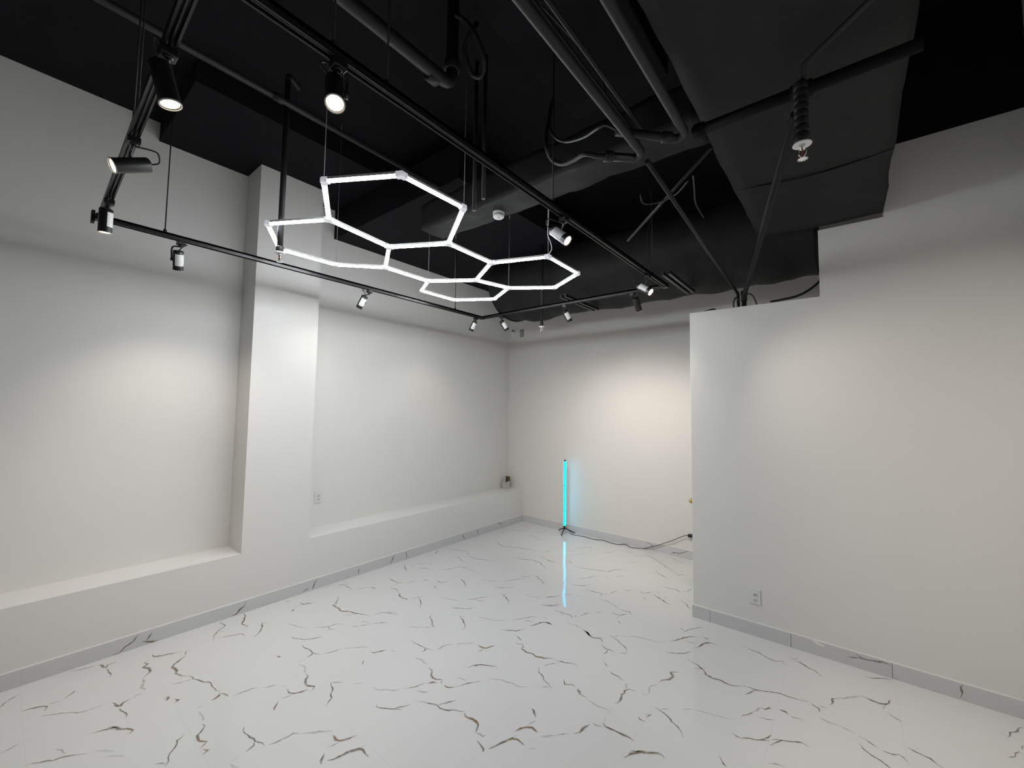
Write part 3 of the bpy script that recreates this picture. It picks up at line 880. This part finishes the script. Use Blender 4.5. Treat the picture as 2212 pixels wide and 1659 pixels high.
# big oval duct along the far wall
mb = MB(); vs = []; NX, NA = 70, 40
for i in range(NX+1):
    x = .5+(4.07-.5)*i/NX; sag = .012*math.sin(x*5.1)+.010*math.sin(x*11+1)
    for k in range(NA):
        a = 2*PI*k/NA; vs.append((x, 4.62+.54*math.cos(a), 3.54+.42*math.sin(a)+(sag if math.sin(a) < 0 else 0)))
mb.add(vs, [(i*NA+k, i*NA+(k+1) % NA, (i+1)*NA+(k+1) % NA, (i+1)*NA+k) for i in range(NX) for k in range(NA)], 0, True)
mb.add([vs[k] for k in range(NA)], [tuple(range(NA))]); mb.add([vs[NX*NA+k] for k in range(NA)], [tuple(range(NA))])
od = wrinkle(mb.build('oval_duct', DUCTM, None, (2.2, 4.62, 3.54)), .022, 3.2, 9)
tag(od, 'large black oval duct in wrinkled wrap along the top of the far wall', 'duct')
for (xa, ya), (xb, yb), lab in (((1217, 639), (1286, 669), 'pair of black channel bars under the oval duct, left of the dark spotlight'), ((1441, 589), (1490, 632), 'pair of black channel bars under the oval duct, right of the track corner')):
    p, q = at(xa, ya, 'z', 3.085), at(xb, yb, 'z', 3.085); x = (p.x+q.x)/2; mb = MB()
    for s in (-.028, .028): mb.box((x+s-.013, p.y, 3.07), (x+s+.013, q.y, 3.10))
    for yy in (p.y+.02, q.y-.02): mb.box((x-.045, yy-.012, 3.10), (x+.045, yy+.012, 3.108))
    tag(mb.build('duct_support', TRACKM, None, (x, p.y, 3.085)), lab, 'duct support', 'supports under the oval duct')

wd = wrinkle(grid_box((1.40, 2.22, 3.40), (3.69, 2.48, 3.62), 50, 7, 5).build('crosswise_duct', DUCTM, None, (2.5, 2.35, 3.5)), .011, 6., 5)
tag(wd, 'black wrapped duct crossing the ceiling with the smoke detector under it', 'duct')
def pipe(name, pts, r, label, m=PIPEM, collars=(), smooth=0, cat='pipe', group='black pipes overhead'):
    mb = MB().tube(pts, r, 16, smooth=smooth)
    for a, d, L in collars: mb.lathe(V3(a)-V3(d).normalized()*L/2, d, [(0, r), (.003, r*1.28), (L-.003, r*1.28), (L, r)], 18)
    o = mb.build(name, m, None, pts[0]); return tag(o, label, cat, group)
pipe('ceiling_pipe', [(1.50, YF+.2, 3.80), (1.50, 2.325, 3.80)], .020, 'thin black pipe running away along the left soffit', collars=[((1.5, 1.0, 3.8), (0, 1, 0), .06)])
bp = at(970, 190, 'z', 3.70)
def elbow(p, d1, d2, R, n=6):
    """points of a rounded corner at p, arriving along d1, leaving along d2"""
    d1, d2 = V3(d1), V3(d2); c = V3(p)-d1*R+d2*R; out = []
    for k in range(n+1):
        a = PI/2*k/n; out.append(c - d2*R*math.cos(a) + d1*R*math.sin(a))
    return out
pipe('ceiling_pipe', [(bp.x, YF+.2, 3.70)] + elbow((bp.x+.02, bp.y, 3.70), (0, 1, 0), (0, 0, 1), .07) + [(bp.x+.02, bp.y, ZC)], .036, 'thick black drain pipe ending in an elbow that turns up',
     collars=[((bp.x, bp.y-.12, 3.70), (0, 1, 0), .07), ((bp.x+.02, bp.y, 3.82), (0, 0, 1), .06)])
e5 = at(1390, 334, 'z', 3.2)
pipe('ceiling_pipe', [(e5.x, YF+.2, 3.2)] + elbow((e5.x, e5.y, 3.2), (0, 1, 0), (-1, 0, 0), .05) + [at(1311, 338, 'z', 3.2)], .022, 'black pipe ending at the crosswise duct, left of the two parallel pipes',
     collars=[((e5.x, .45, 3.2), (0, 1, 0), .07), (at(1315, 338, 'z', 3.2), at(1376, 344, 'z', 3.2)-at(1309, 338, 'z', 3.2), .05)])
e6 = at(1483, 292, 'z', 3.2)
pipe('ceiling_pipe', [(e6.x, YF+.2, 3.2)] + elbow((e6.x, e6.y, 3.2), (0, 1, 0), (-1, 0, 0), .05) + [at(1440, 297, 'z', 3.2), at(1330, 284, 'z', 3.22)], .021, 'black pipe right of its parallel neighbour, beside the wide duct edge',
     collars=[(at(1440, 297, 'z', 3.2), at(1440, 297, 'z', 3.2)-at(1330, 284, 'z', 3.22), .05)])
for dx, lab in ((0, 'thin black tube following the pipe that ends at the crosswise duct, nearest to it'), (.045, 'second thin black tube beside the pipe that ends at the crosswise duct')):
    q = at(1362, 279, 'z', 3.29)
    pipe('thin_pipe', [(q.x+dx, YF+.2, 3.29), (q.x+dx, q.y-.1, 3.29), (q.x+dx+.02, q.y, 3.25)], .010, lab, smooth=0)
pipe('branch_pipe', [(e6.x+.03, SPR.y+.052, 3.2), (4.505, SPR.y+.052, 3.2)], .025, 'thick black branch pipe crossing under the wide duct', BLACKMATT, collars=[((SPR.x, SPR.y+.052, 3.2), (1, 0, 0), .08), ((e6.x+.06, SPR.y+.052, 3.2), (1, 0, 0), .05)])
q = at(1880, 0, 'z', 3.27)
pipe('thin_pipe', [(SPR.x+.01, SPR.y, 3.21), (SPR.x+.012, SPR.y-.02, 3.255), q, q+(q-V3((SPR.x, SPR.y, 3.25)))*.6], .011, 'thin black pipe rising to the right from the near sprinkler', smooth=0)
pt = at(1719, 246, 'z', 3.15); pb = at(1607, 640, 'y', YP+TH+.05)
pipe('slanted_pole', [pt, pb, V3((pb.x, pb.y, 2.5))], .020, 'grey black pole slanting from the near sprinkler down behind the partition', smooth=0, collars=[(pb, (0, 0, 1), .10)])
sa = at(1398, 348, 'z', 3.17); pb2 = at(1594, 634, 'y', YP+TH+.12)
pipe('slanted_conduit', [sa, sa.lerp(pb2, .5)+V3((0, 0, -.01)), pb2, V3((pb2.x+.01, pb2.y, 2.55))], .0135, 'thinner conduit slanting down behind the partition, left of the pole')
a_, b_ = at(1537, 318, 'z', 3.25), at(1356, 520, 'z', 3.16)
pipe('diagonal_brace', [a_, b_], .010, 'thin diagonal brace crossing the slanted conduit')
def cable(name, pts, r, label, m=BLACKP, group='cables overhead'):
    return tag(MB().tube(pts, r, 10, smooth=6).build(name, m, None, pts[0]), label, 'cable', group)
z = 3.25
cable('flexible_conduit', [at(x, y, 'z', zz) for x, y, zz in ((1312, 338, 3.20), (1290, 337, 3.20), (1262, 333, 3.22), (1240, 345, 3.24), (1215, 354, 3.26), (1193, 345, 3.30), (1181, 318, 3.36), (1180, 290, 3.5), (1186, 255, 3.7), (1194, 215, 3.95))], .013, 'grey flexible conduit looping left from the pipe ends', PIPEM)
cable('black_cable', [at(x, y, 'z', zz) for x, y, zz in ((1190, 235, 3.9), (1188, 275, 3.55), (1200, 297, 3.35), (1225, 306, 3.3), (1262, 296, 3.25), (1290, 278, 3.22), (1310, 270, 3.22), (1345, 288, 3.22))], .008, 'thin black cable sagging above the flexible conduit')
cable('black_cable', [at(x, y, 'z', zz) for x, y, zz in ((1170, 12, 3.9), (1210, 55, 3.85), (1250, 98, 3.8), (1285, 140, 3.7), (1302, 175, 3.55), (1310, 215, 3.35))], .005, 'hair thin cable curving down between the two parallel pipes')
cable('conduit_loop', [at(x, y, 'z', zz) for x, y, zz in ((985, 32, 4.0), (1008, 48, 3.95), (1030, 80, 3.86), (1044, 120, 3.78), (1045, 150, 3.74), (1036, 166, 3.72), (1020, 160, 3.74), (1008, 130, 3.80), (1004, 100, 3.86), (1018, 70, 3.92), (1030, 50, 4.0))], .013, 'black conduit looped beside the thick pipe elbow', PIPEM)
for x0, y0, x1, y1, lab in ((1014, 262, 1024, 455, 'left one of two dark upright conduits above the smoke detector'), (1052, 286, 1044, 430, 'right one of two dark upright conduits above the smoke detector')):
    q = at(x1, y1, 'y', 1.99); pipe('upright_conduit', [q, (q.x, q.y, ZC)], .014, lab, group='upright conduits by the crosswise duct')
fx, fy = pb.x, YP+TH*.5
cable('black_cable', [(fx-.015, fy, ZLOW+.004), (fx-.055, fy, ZLOW+.006), (fx-.065, fy, ZLOW+.05), (fx-.045, fy, ZLOW+.10), (fx-.02, fy+.03, ZLOW+.08)], .007, 'black cable loop left of the pole foot')
cable('black_cable', [(fx+.115, fy, ZLOW+.002), (fx+.11, fy, ZLOW+.04), (fx+.085, fy, ZLOW+.10), (fx+.05, fy, ZLOW+.12), (fx+.025, fy+.03, ZLOW+.09)], .006, 'black cable loop right of the pole foot')
cable('black_cable', [at(x, y, 'y', YP+TH+.1) for x, y in ((1664, 652), (1690, 647), (1720, 640), (1745, 628), (1768, 610), (1785, 585))], .010, 'black cable lying along the low partition top under the step')
cable('black_cable', [at(x, y, 'y', YP+TH+.08) for x, y in ((1520, 674), (1530, 671), (1542, 668), (1550, 672), (1560, 675))], .008, 'short black cable end on the partition top corner')
cable('black_cable', [at(x, y, 'z', zz) for x, y, zz in ((1383, 420, 3.25), (1392, 440, 3.2), (1430, 435, 3.2), (1462, 418, 3.2), (1487, 390, 3.2))], .005, 'thin cable swag behind the diagonal brace')
cable('black_cable', [at(x, y, 'z', zz) for x, y, zz in ((1497, 378, 3.2), (1500, 410, 3.2), (1503, 440, 3.2), (1520, 470, 3.15))], .005, 'thin cable hanging right of the slanted conduit')

# smoke detector
q = at(1077, 458, 'z', 3.36)
q = V3((q.x, 2.40, 3.0)); q = at(1077, 466, 'y', 2.40)
t = thing('smoke_detector', (q.x, q.y, 3.39), 'white round smoke detector under the crosswise duct above the honeycomb light', 'smoke detector')
dz = 3.388
MB().lathe((q.x, q.y, q.z+.008), (0, 0, 1), [(0, .042), (.004, .046), (.020, .046), (.022, .040), (dz-q.z-.008, .040)], 28).build('base', WHITEP, t, (q.x, q.y, q.z))
MB().lathe((q.x, q.y, q.z-.022), (0, 0, 1), [(0, .0001), (.0005, .030), (.004, .037), (.012, .044), (.026, .044)], 28).build('cover', WHITEP, t, (q.x, q.y, q.z))
MB().lathe((q.x+.008, q.y-.008, q.z-.0245), (0, 0, 1), [(0, .008), (.003, .009)], 14).build('test_button', PINKBOX, t, (q.x, q.y, q.z))

# ================================================================== BLUE FLOOR LAMP
LX, LY = .895, 5.435
lamp = thing('floor_lamp', (LX, LY, 0), 'glowing cyan tube floor lamp on a small black tripod by the far wall', 'lamp')
ZA, ZZ = .115, at(1220, 995, 'y', LY).z
# half round diffuser facing the room to the right, metal channel behind it
prof = [(ZA, .012), (ZA+.015, .0185), (ZZ-.03, .0185), (ZZ-.008, .011)]
fd = math.atan2(-.39, .92)
def half(a0, a1, n):
    vs = [(LX+r*math.cos(fd+a0+(a1-a0)*k/n), LY+r*math.sin(fd+a0+(a1-a0)*k/n), z) for z, r in prof for k in range(n+1)]
    return vs, [(i*(n+1)+k, i*(n+1)+k+1, (i+1)*(n+1)+k+1, (i+1)*(n+1)+k) for i in range(3) for k in range(n)]
mb = MB(); mb.add(*half(-PI*.52, PI*.52, 14), 0, True); tb = mb.build('light_tube', NEON, lamp, (LX, LY, .5))
mb = MB(); mb.add(*half(PI*.52, PI*1.48, 12), 0, True); mb.build('back_channel', ALU, tb, (LX, LY, .5))
for py in (1048, 1104):
    zz = at(1220, py, 'y', LY).z
    MB().lathe((LX, LY, zz-.008), (0, 0, 1), [(0, .0197), (.016, .0197)], 20).build('tube_joint', NEON_END, tb, (LX, LY, zz))
MB().lathe((LX, LY, ZZ-.010), (0, 0, 1), [(0, .013), (.02, .013), (.023, .009)], 16).build('cap', BLACKP, lamp, (LX, LY, ZZ))
MB().lathe((LX, LY, .062), (0, 0, 1), [(0, .012), (.012, .018), (.03, .018), (.056, .012)], 16).build('hub', BLACKP, lamp, (LX, LY, .08))
for px, py in ((1207.5, 1144.5), (1212.5, 1156), (1241.5, 1151.5)):
    f = at(px, py, 'z', .008); f.y = min(f.y, YB-.03)
    MB().cyl((LX, LY, .082), f, .0085, 10, r2=.0075).build('leg', BLACKP, lamp, (LX, LY, .08))
ly = YB-.022
cp = [V3((LX+.012, LY+.01, .07)), V3((LX+.06, LY+.03, .05)), V3((LX+.12, LY+.02, .006))]
for x, y in ((1262, 1159), (1275, 1163), (1292, 1166), (1303, 1167), (1318, 1172), (1335, 1176), (1350, 1176), (1362, 1182), (1376, 1184), (1392, 1184)):
    q = at(x, y, 'z', .005); q.y = min(q.y, ly); cp.append(q)
PL = at(1490, 1157.5, 'y', YB-.03)
for x, y in ((1407, 1181), (1422, 1178), (1436, 1173), (1452, 1168), (1466, 1162), (1480, 1157)):
    q = at(x, y, 'y', ly-.01); cp.append(q)
cp.append(PL+V3((-.02, 0, 0)))
MB().tube(cp, .0042, 8, smooth=5).build('power_cord', CORDM, lamp, cp[0])
MB().box(PL+V3((-.022, -.014, -.016)), PL+V3((.03, .022, .016))).build('plug', BLACKP, lamp, PL, .004)
# ================================================================== SMALL THINGS ON THE WALLS AND LEDGE
def outlet(loc, normal, label, w=.080, h=.122):
    n = V3(normal); u = V3((0, 0, 1)).cross(n).normalized(); z = V3((0, 0, 1)); loc = V3(loc)
    t = thing('electrical_outlet', loc, label, 'outlet', 'white wall outlets')
    def slab(a, b, c, d, e, f):
        mb = MB(); vs = [loc+u*x+z*y+n*k for k in (e, f) for x, y in ((a, c), (b, c), (b, d), (a, d))]
        return mb.add(vs, [(3, 2, 1, 0), (4, 5, 6, 7), (0, 1, 5, 4), (1, 2, 6, 5), (2, 3, 7, 6), (3, 0, 4, 7)])
    slab(-w/2, w/2, -h/2, h/2, 0, .009).build('plate', OUTP, t, loc, .002)
    for s in (-1, 1):
        r = MB().lathe(loc+z*s*.021+n*.008, n, [(0, .0185), (.0035, .018), (.0036, .0001)], 20).build('receptacle', WHITEP, t, loc+z*s*.021)
        mb = MB()
        for dx, hh in ((-.0065, .010), (.0065, .008)):
            c = loc+z*(s*.021+.003)+u*dx
            vs = [c+u*a+z*b+n*k for k in (.0112, .0124) for a, b in ((-.002, -hh/2), (.002, -hh/2), (.002, hh/2), (-.002, hh/2))]
            mb.add(vs, [(3, 2, 1, 0), (4, 5, 6, 7), (0, 1, 5, 4), (1, 2, 6, 5), (2, 3, 7, 6), (3, 0, 4, 7)])
        mb.lathe(loc+z*(s*.021-.008)+n*.0112, n, [(0, .0034), (.0012, .0034)], 10)
        mb.build('slots', SLOT, r, loc+z*s*.021)
    MB().lathe(loc+n*.008, n, [(0, .0035), (.002, .003)], 10).build('screw', STEEL, t, loc)
    return t
q = at(687, 1073.5, 'x', -D); outlet((-D, q.y, q.z), (1, 0, 0), 'white outlet in the far left recess beside the column')
q = at(1631, 1288, 'y', YP); outlet((q.x, YP, q.z), (0, -1, 0), 'white outlet low on the right partition wall')
q = at(1493, 1156, 'y', YB); outlet((q.x+.005, YB, q.z), (0, -1, 0), 'white outlet on the far wall holding the lamp plug, half hidden by the partition')
q = at(1493.5, 1081, 'y', YB); n = V3((0, -1, 0)); c = V3((q.x+.012, YB, q.z))
t = thing('door_knob', c, 'round brass knob on the far wall at the partition edge', 'knob')
MB().lathe(c, n, [(0, .030), (.004, .032), (.009, .027), (.010, .012)], 24).build('rosette', BRASS, t, c)
MB().lathe(c, n, [(.008, .011), (.028, .010), (.036, .020), (.046, .027), (.058, .025), (.064, .014), (.066, .0001)], 24).build('knob', BRASS, t, c)

# camera like fitting and small box on the far wall, left corner
q = at(1111, 717, 'y', YB); t = thing('wall_sensor', (q.x, YB, q.z), 'small white wall sensor with a dark eye high in the far left corner', 'sensor')
MB().box((q.x-.026, YB-.02, q.z-.05), (q.x+.026, YB, q.z+.035)).build('mount', WHITEP, t, q, .006)
MB().lathe((q.x, YB-.02, q.z-.02), (0, -1, 0), [(0, .026), (.02, .027), (.036, .020), (.044, .0001)], 18).build('housing', WHITEP, t, q)
MB().lathe((q.x, YB-.02, q.z+.012), (0, -1, -.15), [(0, .015), (.030, .015), (.034, .008)], 14).build('eye', BLACKP, t, q)
p0, p1 = at(1124, 713, 'y', YB), at(1131, 727, 'y', YB); t = thing('junction_box', ((p0.x+p1.x)/2, YB, (p0.z+p1.z)/2), 'small rectangular box cover high on the far wall, right of the sensor', 'box cover')
MB().box((p0.x, YB-.012, p1.z), (p1.x, YB, p0.z)).build('frame', PIPEM if False else GREYP, t, (p0.x, YB, p0.z), .002)
MB().box((p0.x+.010, YB-.016, p1.z+.010), (p1.x-.008, YB-.012, p0.z-.010)).build('cover', PINKBOX, t, (p0.x, YB, p0.z))

# open little carton on the ledge, in the far corner
bx, by, s = -.265, 5.435, .098
car = thing('carton', (bx, by, ZL), 'small open white printed carton on the ledge end in the far corner', 'carton')
x0, x1, y0, y1, h = bx-s/2, bx+s/2, by-s/2, by+s/2, .088
mb = MB(); w = .002
for a, b in (((x0, y0, ZL), (x1, y0+w, ZL+h)), ((x0, y1-w, ZL), (x1, y1, ZL+h)), ((x0, y0, ZL), (x0+w, y1, ZL+h)), ((x1-w, y0, ZL), (x1, y1, ZL+h)), ((x0, y0, ZL), (x1, y1, ZL+w))): mb.box(a, b)
mb.build('box_body', CARDW, car, (bx, by, ZL))
def round_flap(org, u, out):
    u = V3(u); out = V3(out); org = V3(org); pts = [(-.045, 0), (.045, 0), (.040, .022), (.024, .036), (-.024, .036), (-.040, .022)]
    o = out.cross(u).normalized()*.0015
    vs = [org+u*a+out*b for a, b in pts] + [org+u*a+out*b+o for a, b in pts]; k = len(pts)
    return MB().add(vs, [tuple(range(k))[::-1], tuple(range(k, 2*k))] + [(i, (i+1) % k, k+(i+1) % k, k+i) for i in range(k)])
round_flap((x1, by, ZL+h), (0, 1, 0), V3((.30, 0, .95)).normalized()).build('flap', CARDW, car, (bx, by, ZL+h))
round_flap((bx, y0, ZL+h), (1, 0, 0), V3((0, -.30, .95)).normalized()).build('flap', CARDW, car, (bx, by, ZL+h))
tag(MB().box((x0+.004, y1-.001, ZL+h-.01), (x1-.004, y1+.002, ZL+h+.105)).build('lid', CARD, car, (bx, y1, ZL+h)), 'upright brown cardboard lid')
mb = MB()
for k in range(7):
    a = PI*(.12+.76*k/6); b = PI*(.12+.76*(k+1)/6)
    if k < 6: mb.add([(bx+.03*math.cos(t), y0-.0008, ZL+.040+r*math.sin(t)) for t, r in ((a, .026), (b, .026), (b, .032), (a, .032))], [(0, 1, 2, 3)])
mb.box((x0+.012, y0-.0012, ZL+.012), (x0+.035, y0-.0002, ZL+.020)); mb.box((x0+.045, y0-.0012, ZL+.012), (x0+.07, y0-.0002, ZL+.018))
mb.build('print', PRINT, car, (bx, y0, ZL+.04))

# ================================================================== LIGHT AND VIEW
w = bpy.data.worlds.new('world'); bpy.context.scene.world = w; w.use_nodes = True
bg = w.node_tree.nodes['Background']; bg.inputs['Color'].default_value = (.85, .92, 1., 1); bg.inputs['Strength'].default_value = WORLD_S
sc = bpy.context.scene
sc.view_settings.view_transform = 'Standard'; sc.view_settings.look = 'None'; sc.view_settings.gamma = 1.
sc.view_settings.exposure = EXPO; sc.view_settings.use_curve_mapping = False
sc.cycles.use_denoising = True
sc.cycles.max_bounces = 8; sc.cycles.diffuse_bounces = 3; sc.cycles.sample_clamp_indirect = 6
